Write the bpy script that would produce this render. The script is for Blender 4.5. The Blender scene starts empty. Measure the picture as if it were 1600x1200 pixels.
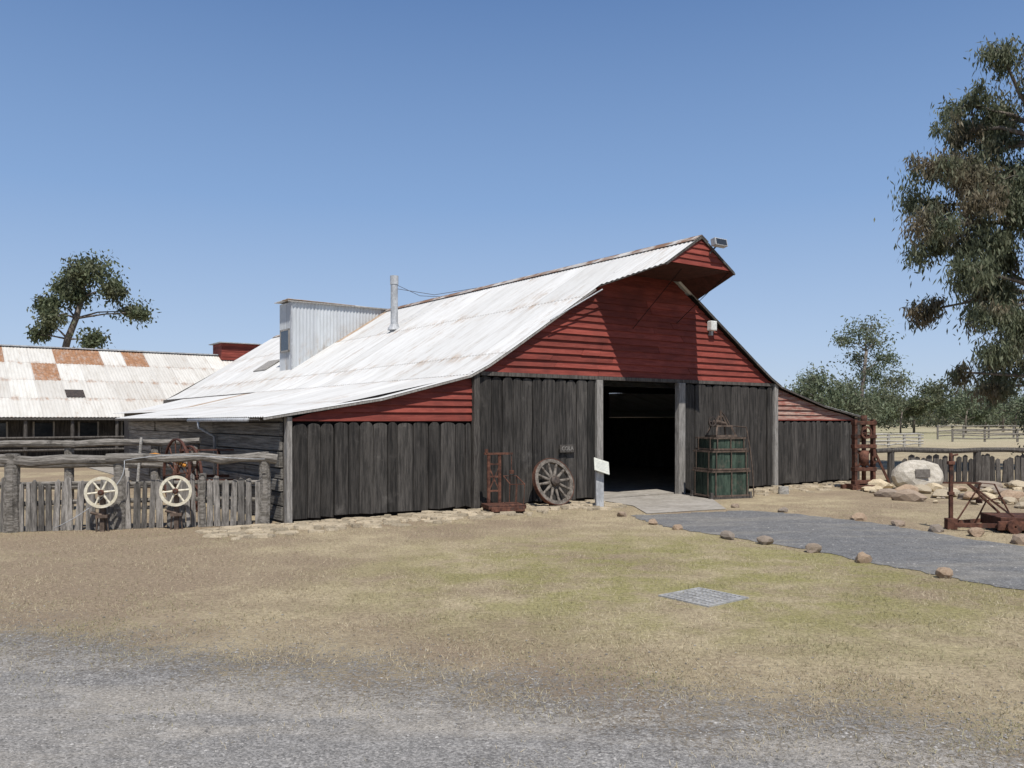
import bpy, math, random
import numpy as np
from mathutils import Vector, Matrix
random.seed(7); rng=np.random.default_rng(7)
R=math.radians
sc=bpy.context.scene
COL=sc.collection
# ---------------------------------------------------------------- helpers
def link(o): COL.objects.link(o); return o
def emp(name,loc=(0,0,0),rz=0,label=None,cat=None,group=None,rot=None,parent=None):
    o=bpy.data.objects.new(name,None); o.empty_display_size=.2
    o.location=loc; o.rotation_euler=rot if rot else (0,0,rz)
    if label:o["label"]=label
    if cat:o["category"]=cat
    if group:o["group"]=group
    if parent:o.parent=parent
    return link(o)
def tag(o,label=None,cat=None,group=None,kind=None):
    if label:o["label"]=label
    if cat:o["category"]=cat
    if group:o["group"]=group
    if kind:o["kind"]=kind
    return o
class M:
    def __init__(s): s.v=[];s.f=[]
    def add(s,v,f):
        n=len(s.v); s.v+= [tuple(p) for p in v]; s.f+=[tuple(i+n for i in q) for q in f]
    def box(s,x0,x1,y0,y1,z0,z1,m=None,j=0):
        v=[Vector((x,y,z)) for z in(z0,z1) for y in(y0,y1) for x in(x0,x1)]
        if j: v=[p+Vector((random.uniform(-j,j),random.uniform(-j,j),random.uniform(-j,j))) for p in v]
        if m: v=[m@p for p in v]
        s.add(v,[(0,2,3,1),(4,5,7,6),(0,1,5,4),(1,3,7,5),(3,2,6,7),(2,0,4,6)])
    def prism(s,pts,y0,y1,m=None):
        n=len(pts)
        v=[Vector((x,y0,z)) for x,z in pts]+[Vector((x,y1,z)) for x,z in pts]
        if m: v=[m@p for p in v]
        s.add(v,[tuple(range(n)),tuple(range(2*n-1,n-1,-1))]+[(i,i+n,(i+1)%n+n,(i+1)%n) for i in range(n)])
    def bar(s,a,b,w,h):
        a=Vector(a);b=Vector(b);d=b-a;L=d.length
        q=d.to_track_quat('X','Z').to_matrix().to_4x4(); m=Matrix.Translation(a)@q
        s.box(0,L,-w/2,w/2,-h/2,h/2,m)
    def tube(s,pts,rs,n=8,cap=True,wob=0):
        pts=[Vector(p) for p in pts]; k=len(pts)
        if not hasattr(rs,'__len__'): rs=[rs]*k
        base=len(s.v); up=None
        for i,p in enumerate(pts):
            d=(pts[min(i+1,k-1)]-pts[max(i-1,0)]).normalized()
            if up is None: up=Vector((0,0,1)) if abs(d.z)<.9 else Vector((1,0,0))
            x=d.cross(up).normalized(); y=d.cross(x).normalized()
            for j in range(n):
                a=2*math.pi*j/n; r=rs[i]*(1+(random.uniform(-wob,wob) if wob else 0))
                s.v.append(tuple(p+x*math.cos(a)*r+y*math.sin(a)*r))
        for i in range(k-1):
            for j in range(n):
                s.f.append((base+i*n+j,base+i*n+(j+1)%n,base+(i+1)*n+(j+1)%n,base+(i+1)*n+j))
        if cap:
            s.f.append(tuple(base+j for j in range(n-1,-1,-1))); s.f.append(tuple(base+(k-1)*n+j for j in range(n)))
    def ring(s,R0,R1,y0,y1,n=40,c=(0,0,0)):
        b=len(s.v)
        for i in range(n):
            a=2*math.pi*i/n; ca,sa=math.cos(a),math.sin(a)
            for r,y in((R0,y0),(R1,y0),(R1,y1),(R0,y1)): s.v.append((c[0]+r*ca,c[1]+y,c[2]+r*sa))
        for i in range(n):
            k=(i+1)%n
            for j in range(4):
                s.f.append((b+i*4+j,b+i*4+(j+1)%4,b+k*4+(j+1)%4,b+k*4+j))
    def obj(s,name,mat,parent=None,label=None,loc=None,rz=0,smooth=False,bevel=0):
        me=bpy.data.meshes.new(name); me.from_pydata(s.v,[],s.f); me.validate(); me.update()
        o=bpy.data.objects.new(name,me); link(o)
        me.materials.append(mat)
        if smooth: me.shade_smooth()
        if parent:o.parent=parent
        if label:o["label"]=label
        if loc:o.location=loc
        o.rotation_euler[2]=rz
        if bevel:
            b=o.modifiers.new("b",'BEVEL'); b.width=bevel; b.segments=2; b.limit_method='ANGLE'
        return o
def fast(name,V,F,mat,parent=None):
    V=np.asarray(V,np.float32);F=np.asarray(F,np.int32);k=F.shape[1]
    me=bpy.data.meshes.new(name); me.vertices.add(len(V)); me.vertices.foreach_set('co',V.ravel())
    me.loops.add(F.size); me.loops.foreach_set('vertex_index',F.ravel())
    me.polygons.add(len(F)); me.polygons.foreach_set('loop_start',np.arange(0,F.size,k,dtype=np.int32))
    try: me.polygons.foreach_set('loop_total',np.full(len(F),k,np.int32))
    except Exception: pass
    me.update(calc_edges=True); me.validate(); me.materials.append(mat)
    o=bpy.data.objects.new(name,me); link(o)
    if parent:o.parent=parent
    return o
# ---------------------------------------------------------------- materials
class NT:
    def __init__(s,name):
        s.m=bpy.data.materials.new(name); s.m.use_nodes=True; s.t=s.m.node_tree; s.n=s.t.nodes; s.l=s.t.links
        s.b=s.n['Principled BSDF']; s.out=s.n['Material Output']
        s.b.inputs['Specular IOR Level'].default_value=.25
    def N(s,ty,**kw):
        x=s.n.new(ty)
        for k,v in kw.items(): setattr(x,k,v)
        return x
    def set(s,inp,v):
        if isinstance(v,bpy.types.NodeSocket): s.l.new(v,inp)
        else: inp.default_value=v
    def math(s,op,a,b=0,c=0,clamp=False):
        x=s.N('ShaderNodeMath',operation=op,use_clamp=clamp); s.set(x.inputs[0],a); s.set(x.inputs[1],b); s.set(x.inputs[2],c); return x.outputs[0]
    def noise(s,vec,scale,detail=4,rough=.6,dist=0):
        x=s.N('ShaderNodeTexNoise'); 
        if vec is not None:s.l.new(vec,x.inputs['Vector'])
        x.inputs['Scale'].default_value=scale;x.inputs['Detail'].default_value=detail;x.inputs['Roughness'].default_value=rough;x.inputs['Distortion'].default_value=dist
        return x.outputs['Fac']
    def mapr(s,v,a,b,c=0,d=1,smooth=True):
        x=s.N('ShaderNodeMapRange'); x.interpolation_type='SMOOTHSTEP' if smooth else 'LINEAR'
        s.l.new(v,x.inputs['Value']); 
        for k,q in zip(('From Min','From Max','To Min','To Max'),(a,b,c,d)): x.inputs[k].default_value=q
        return x.outputs['Result']
    def mix(s,f,a,b,mode='MIX'):
        x=s.N('ShaderNodeMix',data_type='RGBA',blend_type=mode); s.set(x.inputs['Factor'],f)
        for i,v in((6,a),(7,b)):
            if isinstance(v,bpy.types.NodeSocket): s.l.new(v,x.inputs[i])
            else: x.inputs[i].default_value=(*v,1) if len(v)==3 else v
        return x.outputs[2]
    def scl(s,vec,sc3):
        x=s.N('ShaderNodeMapping'); s.l.new(vec,x.inputs['Vector']); x.inputs['Scale'].default_value=sc3; return x.outputs['Vector']
    def bump(s,h,strength=.5,dist=.01):
        x=s.N('ShaderNodeBump'); s.l.new(h,x.inputs['Height']); x.inputs['Strength'].default_value=strength; x.inputs['Distance'].default_value=dist
        s.l.new(x.outputs['Normal'],s.b.inputs['Normal'])
    def col(s,c): s.l.new(c,s.b.inputs['Base Color'])
    def objc(s): return s.N('ShaderNodeTexCoord').outputs['Object']
    def pos(s): return s.N('ShaderNodeNewGeometry').outputs['Position']
    def isl(s): return s.N('ShaderNodeNewGeometry').outputs['Random Per Island']
    def grey(s,f):
        x=s.N('ShaderNodeCombineColor'); 
        for i in range(3): s.l.new(f,x.inputs[i])
        return x.outputs[0]
def pm(name,c1,c2,scale=6,stretch=(1,1,1),rough=.85,bump=.4,bd=.01,isl=.0,metal=0,c3=None,lo=.35,hi=.65,third=(.6,.75),spec=.2):
    n=NT(name); v=n.scl(n.objc(),stretch); f=n.noise(v,scale,5,.65)
    c=n.mix(n.mapr(f,lo,hi),c1,c2)
    g=n.noise(v,scale*4.3,4,.7)
    c=n.mix(.6,c,n.grey(n.mapr(g,.2,.8,.55,1.25)),'MULTIPLY')
    if c3:
        h=n.noise(n.objc(),scale*.45,5,.7); c=n.mix(n.mapr(h,*third),c,c3)
    if isl:
        c=n.mix(1,c,n.grey(n.mapr(n.isl(),0,1,1-isl,1+isl,False)),'MULTIPLY')
    n.col(c); n.b.inputs['Roughness'].default_value=rough; n.b.inputs['Metallic'].default_value=metal
    n.b.inputs['Specular IOR Level'].default_value=spec
    n.bump(n.math('ADD',f,n.math('MULTIPLY',g,.5)),bump,bd)
    return n.m
m_black=pm("tarred_slab_wood",(.027,.025,.023),(.076,.069,.062),4,(6,6,.45),.75,1,.02,isl=.5,c3=(.15,.137,.123),third=(.56,.85))
m_void=pm("near_black_shade",(.008,.007,.007),(.012,.011,.010),3)  # near black: paints shade in gaps and undersides; also stays and inner frames
m_darkred=pm("shade_darkened_red",(.045,.018,.014),(.075,.028,.022),5)  # red darkened to paint the shade under the hood
def redmat():
    n=NT("red_weatherboard"); oc=n.objc(); v=n.scl(oc,(.6,3,5)); f=n.noise(v,4,5,.7)
    c=n.mix(n.mapr(f,.3,.7),(.165,.034,.025),(.265,.062,.045))
    g=n.noise(n.scl(oc,(1.5,4,12)),5,5,.75)
    c=n.mix(n.mapr(g,.60,.76,0,.75),c,(.34,.20,.16))
    d=n.noise(oc,1.3,4,.6); c=n.mix(n.mapr(d,.45,.75,0,.6),c,(.105,.030,.024))
    c=n.mix(1,c,n.grey(n.mapr(n.isl(),0,1,.70,1.24,False)),'MULTIPLY')
    n.col(c); n.b.inputs['Roughness'].default_value=.8; n.bump(g,.4,.008); return n.m
m_red=redmat()
m_redfade=pm("faded_red_board",(.23,.08,.06),(.37,.26,.21),5,(.6,3,6),.85,.4,isl=.25)
m_grey=pm("weathered_grey_timber",(.22,.205,.19),(.38,.36,.33),7,(4,4,.5),.9,.9,.015,isl=.15,c3=(.09,.08,.07),third=(.58,.8))
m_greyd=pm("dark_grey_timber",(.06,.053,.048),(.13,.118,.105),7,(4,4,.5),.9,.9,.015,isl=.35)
m_log=pm("weathered_log",(.13,.118,.10),(.30,.275,.245),8,(.6,4,4),.9,1,.02,isl=.15,c3=(.05,.045,.04),third=(.55,.75))
m_picket=pm("grey_picket_wood",(.13,.12,.108),(.31,.287,.26),8,(4,4,.5),.9,1,.02,isl=.45)
m_pale=pm("pale_split_slab",(.26,.245,.22),(.48,.46,.42),5,(3,.5,5),.9,.9,.02,isl=.25,c3=(.09,.08,.07),third=(.55,.75))
m_side=pm("weathered_side_slab",(.12,.11,.097),(.29,.27,.24),4,(5,.35,9),.9,.9,.02,isl=.4,c3=(.05,.045,.04),third=(.6,.8))
m_rust=pm("rusty_iron",(.065,.030,.022),(.15,.068,.045),11,(1,1,1),.85,.5,.005,isl=.3,c3=(.04,.030,.026),third=(.52,.7))
m_iron=pm("dark_iron",(.05,.045,.042),(.11,.085,.07),14,(1,1,1),.6,.4,.004,metal=.3)
m_cream=pm("cream_painted_iron",(.60,.54,.40),(.72,.67,.54),9,(1,1,1),.5,.2,.004,c3=(.30,.18,.10),third=(.60,.74))
m_wheelw=pm("old_wheel_wood",(.085,.072,.060),(.21,.185,.158),16,(1,1,1),.9,.7,.008,isl=.25)
m_galv=pm("galvanised_pipe",(.34,.35,.36),(.50,.51,.52),9,(1,1,.4),.6,.2,.004,metal=.1,c3=(.24,.22,.20),third=(.6,.8))
m_green=pm("dark_green_paint",(.024,.040,.030),(.055,.080,.060),7,(3,3,.6),.8,.5,.006,isl=.35,c3=(.11,.095,.075),third=(.54,.72))
m_white=pm("white_plastic",(.65,.65,.62),(.75,.75,.72),5,rough=.4,bump=.05)
m_glass=pm("dark_glass",(.02,.024,.03),(.035,.04,.045),3,rough=.1,bump=.02,spec=.6)
m_signp=pm("pale_sign_panel",(.50,.50,.44),(.60,.60,.53),30,rough=.35,bump=.05)
m_concrete=pm("concrete",(.29,.265,.23),(.38,.35,.31),2,rough=.9,bump=.3,bd=.004,c3=(.25,.225,.19),third=(.5,.8))
m_orange=pm("orange_paint",(.55,.22,.03),(.62,.28,.05),9,rough=.6)
m_bark=pm("gum_bark",(.11,.09,.075),(.24,.21,.18),5,(3,3,.7),.9,.7,.02,c3=(.07,.055,.045))
def stonemat(name,a,b,c3):
    n=NT(name); oc=n.objc(); f=n.noise(oc,5,6,.7); c=n.mix(n.mapr(f,.35,.65),a,b)
    oi=n.N('ShaderNodeObjectInfo').outputs['Random']
    c=n.mix(n.mapr(oi,.3,.9,0,.8),c,c3); g=n.noise(oc,30,5,.7)
    c=n.mix(.7,c,n.grey(n.mapr(g,.25,.75,.6,1.25)),'MULTIPLY')
    c=n.mix(1,c,n.grey(n.mapr(n.isl(),0,1,.7,1.25,False)),'MULTIPLY')
    n.col(c); n.b.inputs['Roughness'].default_value=.9; n.bump(n.math('ADD',f,g),.8,.02); return n.m
m_stone=stonemat("sandstone_rock",(.32,.225,.155),(.40,.30,.21),(.24,.21,.18))
m_flag=stonemat("sandstone_flag",(.48,.39,.26),(.60,.50,.35),(.33,.28,.21))
m_whiterock=stonemat("pale_boulder_stone",(.42,.38,.31),(.62,.57,.49),(.45,.40,.33))
def corrmat(name,light,dark,rustc,sw,sl,prob,ramt,metal=0,grime=.5,cluster=None,pale=1.9):
    n=NT(name); uv=n.N('ShaderNodeTexCoord').outputs['UV']
    sp=n.N('ShaderNodeSeparateXYZ'); n.l.new(uv,sp.inputs[0]); U,W=sp.outputs[0],sp.outputs[1]
    us=n.math('DIVIDE',U,sw); ws=n.math('DIVIDE',W,sl)
    cb=n.N('ShaderNodeCombineXYZ'); n.l.new(n.math('FLOOR',us),cb.inputs[0]); n.l.new(n.math('FLOOR',ws),cb.inputs[1])
    wn=n.N('ShaderNodeTexWhiteNoise',noise_dimensions='2D'); n.l.new(cb.outputs[0],wn.inputs['Vector']); r=wn.outputs['Value']
    sc_=n.N('ShaderNodeSeparateColor'); n.l.new(wn.outputs['Color'],sc_.inputs[0]); r2=sc_.outputs[1]
    c=n.mix(r,light,dark)
    st=n.noise(n.scl(uv,(3.2,.55,1)),1.6,5,.75)
    bl=n.noise(uv,.5,5,.7)
    c=n.mix(n.mapr(st,.38,.78,0,grime),c,tuple(x*k for x,k in zip(light,(.52,.48,.43))))
    rm=n.mapr(n.math('ADD',n.math('MULTIPLY',st,.55),n.math('MULTIPLY',bl,.55)),.64-ramt,.80-ramt,0,.65)
    fr=n.math('FRACT',ws)
    edge=n.math('MAXIMUM',n.mapr(fr,.0,.16,1,0),n.mapr(fr,.84,1,0,1))
    er=n.math('MULTIPLY',edge,n.mapr(n.noise(n.scl(uv,(2.2,.8,1)),1.5,5,.7),.46,.66,0,.75))
    rm=n.math('MAXIMUM',rm,er)
    th=1-prob
    if cluster:
        u1,w1,boost=cluster
        cm=n.math('MULTIPLY',n.math('LESS_THAN',U,u1),n.math('LESS_THAN',W,w1))
        th=n.math('SUBTRACT',1-prob,n.math('MULTIPLY',cm,boost))
    cell=n.math('MULTIPLY',n.math('GREATER_THAN',r2,th),n.mapr(n.noise(n.scl(uv,(3,1,1)),1.4,5,.8),.27,.55,.35,.95))
    rm=n.math('MAXIMUM',rm,cell)
    rc=n.mix(n.mapr(n.noise(uv,6,4,.7),.3,.7),rustc,tuple(min(1,x*pale) for x in rustc))
    c=n.mix(rm,c,rc)
    lap=n.math('GREATER_THAN',fr,.98); c=n.mix(n.math('MULTIPLY',lap,.35),c,(.14,.12,.10))
    lap2=n.math('GREATER_THAN',n.math('FRACT',us),.95); c=n.mix(n.math('MULTIPLY',lap2,.16),c,(.15,.13,.12))
    n.col(c); n.b.inputs['Roughness'].default_value=.6; n.b.inputs['Metallic'].default_value=metal
    n.bump(n.noise(uv,9,4,.6),.15,.01); return n.m
m_roof=corrmat("weathered_white_iron_roof",(.67,.665,.645),(.57,.565,.545),(.24,.165,.105),.76,2.2,.02,.055,grime=.5)
m_roof2=corrmat("patched_iron_roof",(.66,.64,.59),(.52,.495,.45),(.21,.10,.045),.9,1.7,.05,.03,grime=.5,cluster=(2.4,3.4,.36),pale=1.8)
m_galvw=corrmat("galvanised_corrugated_wall",(.56,.585,.60),(.46,.48,.50),(.28,.24,.20),.76,9,0,-.2,.1,.35)
def groundmat():
    n=NT("dry_grass_ground"); p=n.pos()
    a=n.noise(p,.30,5,.62); b=n.noise(p,1.6,5,.75); c_=n.noise(p,24,5,.85); d=n.noise(n.scl(p,(1,2.2,1)),80,3,.75)
    c=n.mix(n.mapr(b,.35,.65),(.44,.365,.24),(.325,.262,.175))
    sp=n.N('ShaderNodeSeparateXYZ'); n.l.new(p,sp.inputs[0]); X,Y=sp.outputs[0],sp.outputs[1]
    lf=n.mapr(X,-5,3,.06,0)
    c=n.mix(n.mapr(n.math('ADD',a,lf),.45,.62,0,.85),c,(.275,.212,.150))
    dx=n.math('DIVIDE',n.math('SUBTRACT',X,2.2),4.0); dy=n.math('DIVIDE',n.math('SUBTRACT',Y,8.8),3.2)
    rr=n.math('ADD',n.math('MULTIPLY',dx,dx),n.math('MULTIPLY',dy,dy))
    gm=n.math('MULTIPLY',n.mapr(rr,.1,1.5,1,0),n.mapr(n.noise(p,1.1,5,.75),.36,.62,.03,.85))
    c=n.mix(gm,c,(.265,.248,.098))
    far=n.mapr(Y,28,70,0,1); c=n.mix(far,c,n.mix(n.mapr(n.noise(p,.03,4,.6),.4,.6),(.44,.38,.26),(.35,.32,.20)))
    c=n.mix(.9,c,n.grey(n.mapr(c_,.28,.72,.52,1.40)),'MULTIPLY')
    c=n.mix(.7,c,n.grey(n.mapr(d,.28,.72,.58,1.34)),'MULTIPLY')
    n.col(c); n.b.inputs['Roughness'].default_value=.95; n.b.inputs['Specular IOR Level'].default_value=.05
    n.bump(n.math('ADD',c_,n.math('MULTIPLY',d,.6)),.7,.018); return n.m
def gravelmat(name,c1,c2,dust,edge=None,vs=85,db=.75):
    n=NT(name); p=n.pos()
    vo=n.N('ShaderNodeTexVoronoi'); n.l.new(p,vo.inputs['Vector']); vo.inputs['Scale'].default_value=vs
    s2=n.N('ShaderNodeSeparateColor'); n.l.new(vo.outputs['Color'],s2.inputs[0])
    c=n.mix(s2.outputs[0],c1,c2)
    c=n.mix(n.mapr(n.noise(n.scl(p,(.40,1.6,1)),.9,5,.65),.42,.62,0,db),c,dust)
    c=n.mix(.85,c,n.grey(n.mapr(n.noise(p,50,4,.85),.25,.75,.5,1.5)),'MULTIPLY')
    c=n.mix(.6,c,n.grey(n.mapr(n.noise(p,5,5,.85),.3,.7,.65,1.3)),'MULTIPLY')
    n.col(c); n.b.inputs['Roughness'].default_value=.9; n.b.inputs['Specular IOR Level'].default_value=.1
    n.bump(n.math('SUBTRACT',n.noise(p,70,3,.8),vo.outputs['Distance']),.75,.008)
    if edge:
        (ax,ay),(nx,ny),w=edge
        sp=n.N('ShaderNodeSeparateXYZ'); n.l.new(p,sp.inputs[0])
        d=n.math('ADD',n.math('MULTIPLY',n.math('SUBTRACT',sp.outputs[0],ax),nx),n.math('MULTIPLY',n.math('SUBTRACT',sp.outputs[1],ay),ny))
        nz=n.math('ADD',n.math('MULTIPLY',n.math('SUBTRACT',n.noise(p,.9,5,.7),.5),1.8*w),n.math('MULTIPLY',n.math('SUBTRACT',n.noise(p,24,5,.9),.5),4.8*w))
        mk=n.mapr(n.math('ADD',d,nz),-.5,.7)
        tr=n.N('ShaderNodeBsdfTransparent'); mx=n.N('ShaderNodeMixShader'); n.l.new(mk,mx.inputs[0]); n.l.new(tr.outputs[0],mx.inputs[1]); n.l.new(n.b.outputs[0],mx.inputs[2]); n.l.new(mx.outputs[0],n.out.inputs[0])
    return n.m
def leafmat(name,a,b,brown,bt=.85,trans=.25):
    n=NT(name); r=n.isl(); c=n.mix(r,a,b); c=n.mix(n.mapr(n.noise(n.pos(),.55,3,.6),.45,.62,0,bt),c,brown)
    n.col(c); n.b.inputs['Roughness'].default_value=.55
    tl=n.N('ShaderNodeBsdfTranslucent'); n.l.new(c,tl.inputs[0]); mx=n.N('ShaderNodeMixShader'); mx.inputs[0].default_value=trans
    n.l.new(n.b.outputs[0],mx.inputs[1]); n.l.new(tl.outputs[0],mx.inputs[2]); n.l.new(mx.outputs[0],n.out.inputs[0]); return n.m
m_leaf=leafmat("gum_leaves",(.085,.105,.062),(.19,.205,.125),(.215,.155,.105),.65,.38)
m_leaf2=leafmat("olive_leaves",(.065,.085,.048),(.15,.17,.09),(.13,.12,.075),.5,.3)
m_leaf3=leafmat("pale_green_leaves",(.11,.14,.085),(.20,.235,.145),(.18,.175,.12),.5,.35)
m_leaf4=leafmat("distant_leaves",(.105,.125,.085),(.18,.195,.135),(.175,.16,.115),.8,.3)
m_blade=leafmat("dry_grass_blades",(.36,.30,.19),(.57,.49,.34),(.29,.27,.14),.75,.2)
# ---------------------------------------------------------------- camera, sky, sun
cam=bpy.data.cameras.new("camera"); co=link(bpy.data.objects.new("camera",cam)); co.location=(0,0,1.6); co.rotation_euler=(R(90),0,0)
cam.sensor_width=36; cam.lens=29.1; cam.shift_y=57/1600; cam.clip_end=4000; cam.clip_start=.05; sc.camera=co
tv=Vector((-.584+.42*.812,.812+.42*.584,-1.85))
trav=tv.normalized()
sun=bpy.data.lights.new("sun",'SUN'); sun.energy=5.0; sun.angle=R(.53); sun.color=(1,.965,.91)
so=link(bpy.data.objects.new("sun",sun)); so.rotation_euler=trav.to_track_quat('-Z','Y').to_euler(); so.location=(0,0,30)
w=bpy.data.worlds.new("World"); sc.world=w; w.use_nodes=True; wt=w.node_tree
sky=wt.nodes.new('ShaderNodeTexSky'); sky.sky_type='NISHITA'; sky.sun_disc=False; sky.sun_elevation=math.asin(-trav.z); sky.sun_rotation=math.atan2(-trav.x,-trav.y)
sky.air_density=1.0; sky.dust_density=.4; sky.ozone_density=1.2; sky.altitude=300
tc=wt.nodes.new('ShaderNodeTexCoord'); sx=wt.nodes.new('ShaderNodeSeparateXYZ'); wt.links.new(tc.outputs['Generated'],sx.inputs[0])
rp=wt.nodes.new('ShaderNodeValToRGB'); wt.links.new(sx.outputs[2],rp.inputs[0]); cr=rp.color_ramp
cr.elements[0].position=0; cr.elements[0].color=(.54,.65,.81,1); cr.elements[1].position=1; cr.elements[1].color=(.03,.065,.19,1)
for p_,c_ in((.09,(.43,.57,.80,1)),(.25,(.25,.405,.69,1)),(.45,(.13,.245,.50,1)),(.6,(.06,.125,.30,1))):
    el=cr.elements.new(p_); el.color=c_
vm=wt.nodes.new('ShaderNodeVectorMath'); vm.operation='SCALE'; vm.inputs['Scale'].default_value=10; wt.links.new(rp.outputs[0],vm.inputs[0])
mx=wt.nodes.new('ShaderNodeMix'); mx.data_type='RGBA'; mx.inputs['Factor'].default_value=.88; wt.links.new(sky.outputs[0],mx.inputs[6]); wt.links.new(vm.outputs[0],mx.inputs[7])
wt.links.new(mx.outputs[2],wt.nodes['Background'].inputs[0]); wt.nodes['Background'].inputs[1].default_value=.1
sc.view_settings.view_transform='Standard'; sc.view_settings.look='None'; sc.view_settings.exposure=0
# ---------------------------------------------------------------- ground
g=M(); S=1500
ax=[-S,-300,-80,-30,-15,-8,-4,0,4,8,15,30,80,300,S]
for y in ax:
    for x in ax: g.v.append((x,y+20,0))
L=len(ax)
for j in range(L-1):
    for i in range(L-1): g.f.append((j*L+i,j*L+i+1,(j+1)*L+i+1,(j+1)*L+i))
go=g.obj("ground",groundmat()); tag(go,kind="structure")
P0=Vector((-3.53,12.85,0)); TH=math.atan2(.584,.812); ct,st_=math.cos(TH),math.sin(TH)
def B(s,v,z=0): return Vector((P0.x+s*ct-v*st_,P0.y+s*st_+v*ct,z))
# road
E=Vector((-3.9,6.25)); E2=Vector((2.6,4.15)); d=(E2-E).normalized(); nn=Vector((d.y,-d.x))
rd=M(); pts=[E-d*30-nn*3.6,E+d*30-nn*3.6,E+d*30+nn*14,E-d*30+nn*14]
rd.add([(p.x,p.y,.004) for p in pts],[(3,2,1,0)])
m_road=gravelmat("brown_grey_gravel",(.165,.158,.150),(.31,.296,.278),(.335,.305,.262),((E.x,E.y),(nn.x,nn.y),1.0))
tag(rd.obj("gravel_road",m_road),kind="structure")
pl=[(2.0,13.9),(2.25,12.6),(2.6,11.95),(3.05,11.2),(3.75,10.0),(4.05,9.3),(4.45,8.4),(4.95,7.5),(6.4,5.5),(9,3.0)]
pr=[(14,5),(9.0,8.0),(7.2,9.7),(6.35,10.7),(6.0,11.7),(5.75,12.6),(5.45,13.3),(4.75,14.2),(4.2,14.7)]
path=pl+pr
def dens(poly,step=.12,j=.06):
    out=[]
    for i in range(len(poly)):
        a=Vector(poly[i]);b=Vector(poly[(i+1)%len(poly)]);k=max(1,int((b-a).length/step))
        for t in range(k):
            q=a.lerp(b,t/k); out.append((q.x+random.uniform(-j,j),q.y+random.uniform(-j,j)))
    return out
pm_=M(); dp=dens(path); pm_.v=[(x,y,.006) for x,y in dp]; pm_.f=[tuple(range(len(dp)))]
m_path=gravelmat("path_gravel",(.115,.115,.116),(.215,.214,.213),(.24,.228,.205),vs=70)
tag(pm_.obj("gravel_path",m_path),kind="structure")
ap=M(); apts=[B(6.45,-.02),B(6.2,-1.3),(2.3,14.15,0),(3.85,14.9,0),B(8.4,-1.3),B(8.75,-.02)]
apts=[Vector(p) for p in apts]; n=len(apts)
ap.v=[(p.x,p.y,.007) for p in apts]+[(p.x,p.y,.014) for p in apts]
ap.f=[tuple(range(n,2*n)),]+[(i,(i+1)%n,(i+1)%n+n,i+n) for i in range(n)]
tag(ap.obj("concrete_pavement",m_concrete),kind="structure")
def pip(X,Y,poly):
    ins=np.zeros(len(X),bool); n=len(poly)
    for i in range(n):
        x1,y1=poly[i];x2,y2=poly[(i+1)%n]
        c=((y1>Y)!=(y2>Y))&(X<(x2-x1)*(Y-y1)/(y2-y1+1e-9)+x1); ins^=c
    return ins
# grass blades
NB=215000
D=3.6+ (rng.random(NB)**1.5)*12.5; K=rng.uniform(-.75,.75,NB); X=K*D; Y=D
dist=(X-E.x)*nn.x+(Y-E.y)*nn.y
lump=np.sin(X*3.1+np.sin(Y*2.3)*2)*np.sin(Y*3.7+np.sin(X*1.9)*2)
keep=(dist<.05+lump*.4+rng.normal(0,.5,NB))&~pip(X,Y,path)&~pip(X,Y,[(p.x,p.y) for p in apts])
vv=-(X-P0.x)*st_+(Y-P0.y)*ct; ss=(X-P0.x)*ct+(Y-P0.y)*st_
keep&=~((vv>-.7-.2*lump)&(ss>-1))&(rng.random(NB)<.55+.45*lump)
X,Y=X[keep],Y[keep]; n=len(X)
h=rng.uniform(.008,.034,n); a=rng.uniform(0,6.28,n); wd=rng.uniform(.0015,.0035,n)
lx=rng.normal(0,.018,n); ly=rng.normal(0,.018,n)
V=np.zeros((n,3,3)); V[:,0]=np.stack([X-np.cos(a)*wd,Y-np.sin(a)*wd,np.zeros(n)],1); V[:,1]=np.stack([X+np.cos(a)*wd,Y+np.sin(a)*wd,np.zeros(n)],1); V[:,2]=np.stack([X+lx,Y+ly,h],1)
tag(fast("grass",V.reshape(-1,3),np.arange(n*3).reshape(-1,3),m_blade),"short dry straw-coloured grass covering the ground","grass",kind="stuff")
def pebbles(name,X,Y,rad,mat,z=.004,label=""):
    n=len(X); base=np.array([[1,0,0],[0,1,0],[-1,0,0],[0,-1,0],[0,0,1],[0,0,-.4]]); F0=np.array([[0,1,4],[1,2,4],[2,3,4],[3,0,4]])
    ang=rng.uniform(0,6.28,n); c,s_=np.cos(ang),np.sin(ang)
    scx=rad*rng.uniform(.7,1.4,n); scy=rad*rng.uniform(.6,1.1,n); scz=rad*rng.uniform(.3,.6,n)
    V=np.zeros((n,6,3)); bx=base[None,:,0]*scx[:,None]; by=base[None,:,1]*scy[:,None]
    V[:,:,0]=X[:,None]+bx*c[:,None]-by*s_[:,None]; V[:,:,1]=Y[:,None]+bx*s_[:,None]+by*c[:,None]; V[:,:,2]=z+base[None,:,2]*scz[:,None]
    F=(F0[None]+np.arange(n)[:,None,None]*6).reshape(-1,3)
    tag(fast(name,V.reshape(-1,3),F,mat),label,"gravel",kind="stuff")
m_peb=pm("loose_stone_chips",(.18,.172,.163),(.31,.297,.278),3,isl=.5,bump=.1)
n=38000; D=3.4+rng.random(n)**1.3*4.6; K=rng.uniform(-.75,.75,n); X=K*D; Y=D; dist=(X-E.x)*nn.x+(Y-E.y)*nn.y
k=(dist>-.1+rng.normal(0,.6,n)); pebbles("road_gravel",X[k],Y[k],np.abs(rng.normal(.003,.003,k.sum()))+.002,m_peb,.004,"loose grey stone chips scattered on the gravel road")
n=9000; X=rng.uniform(2,10,n); Y=rng.uniform(4,15,n); k=pip(X,Y,path)
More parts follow.
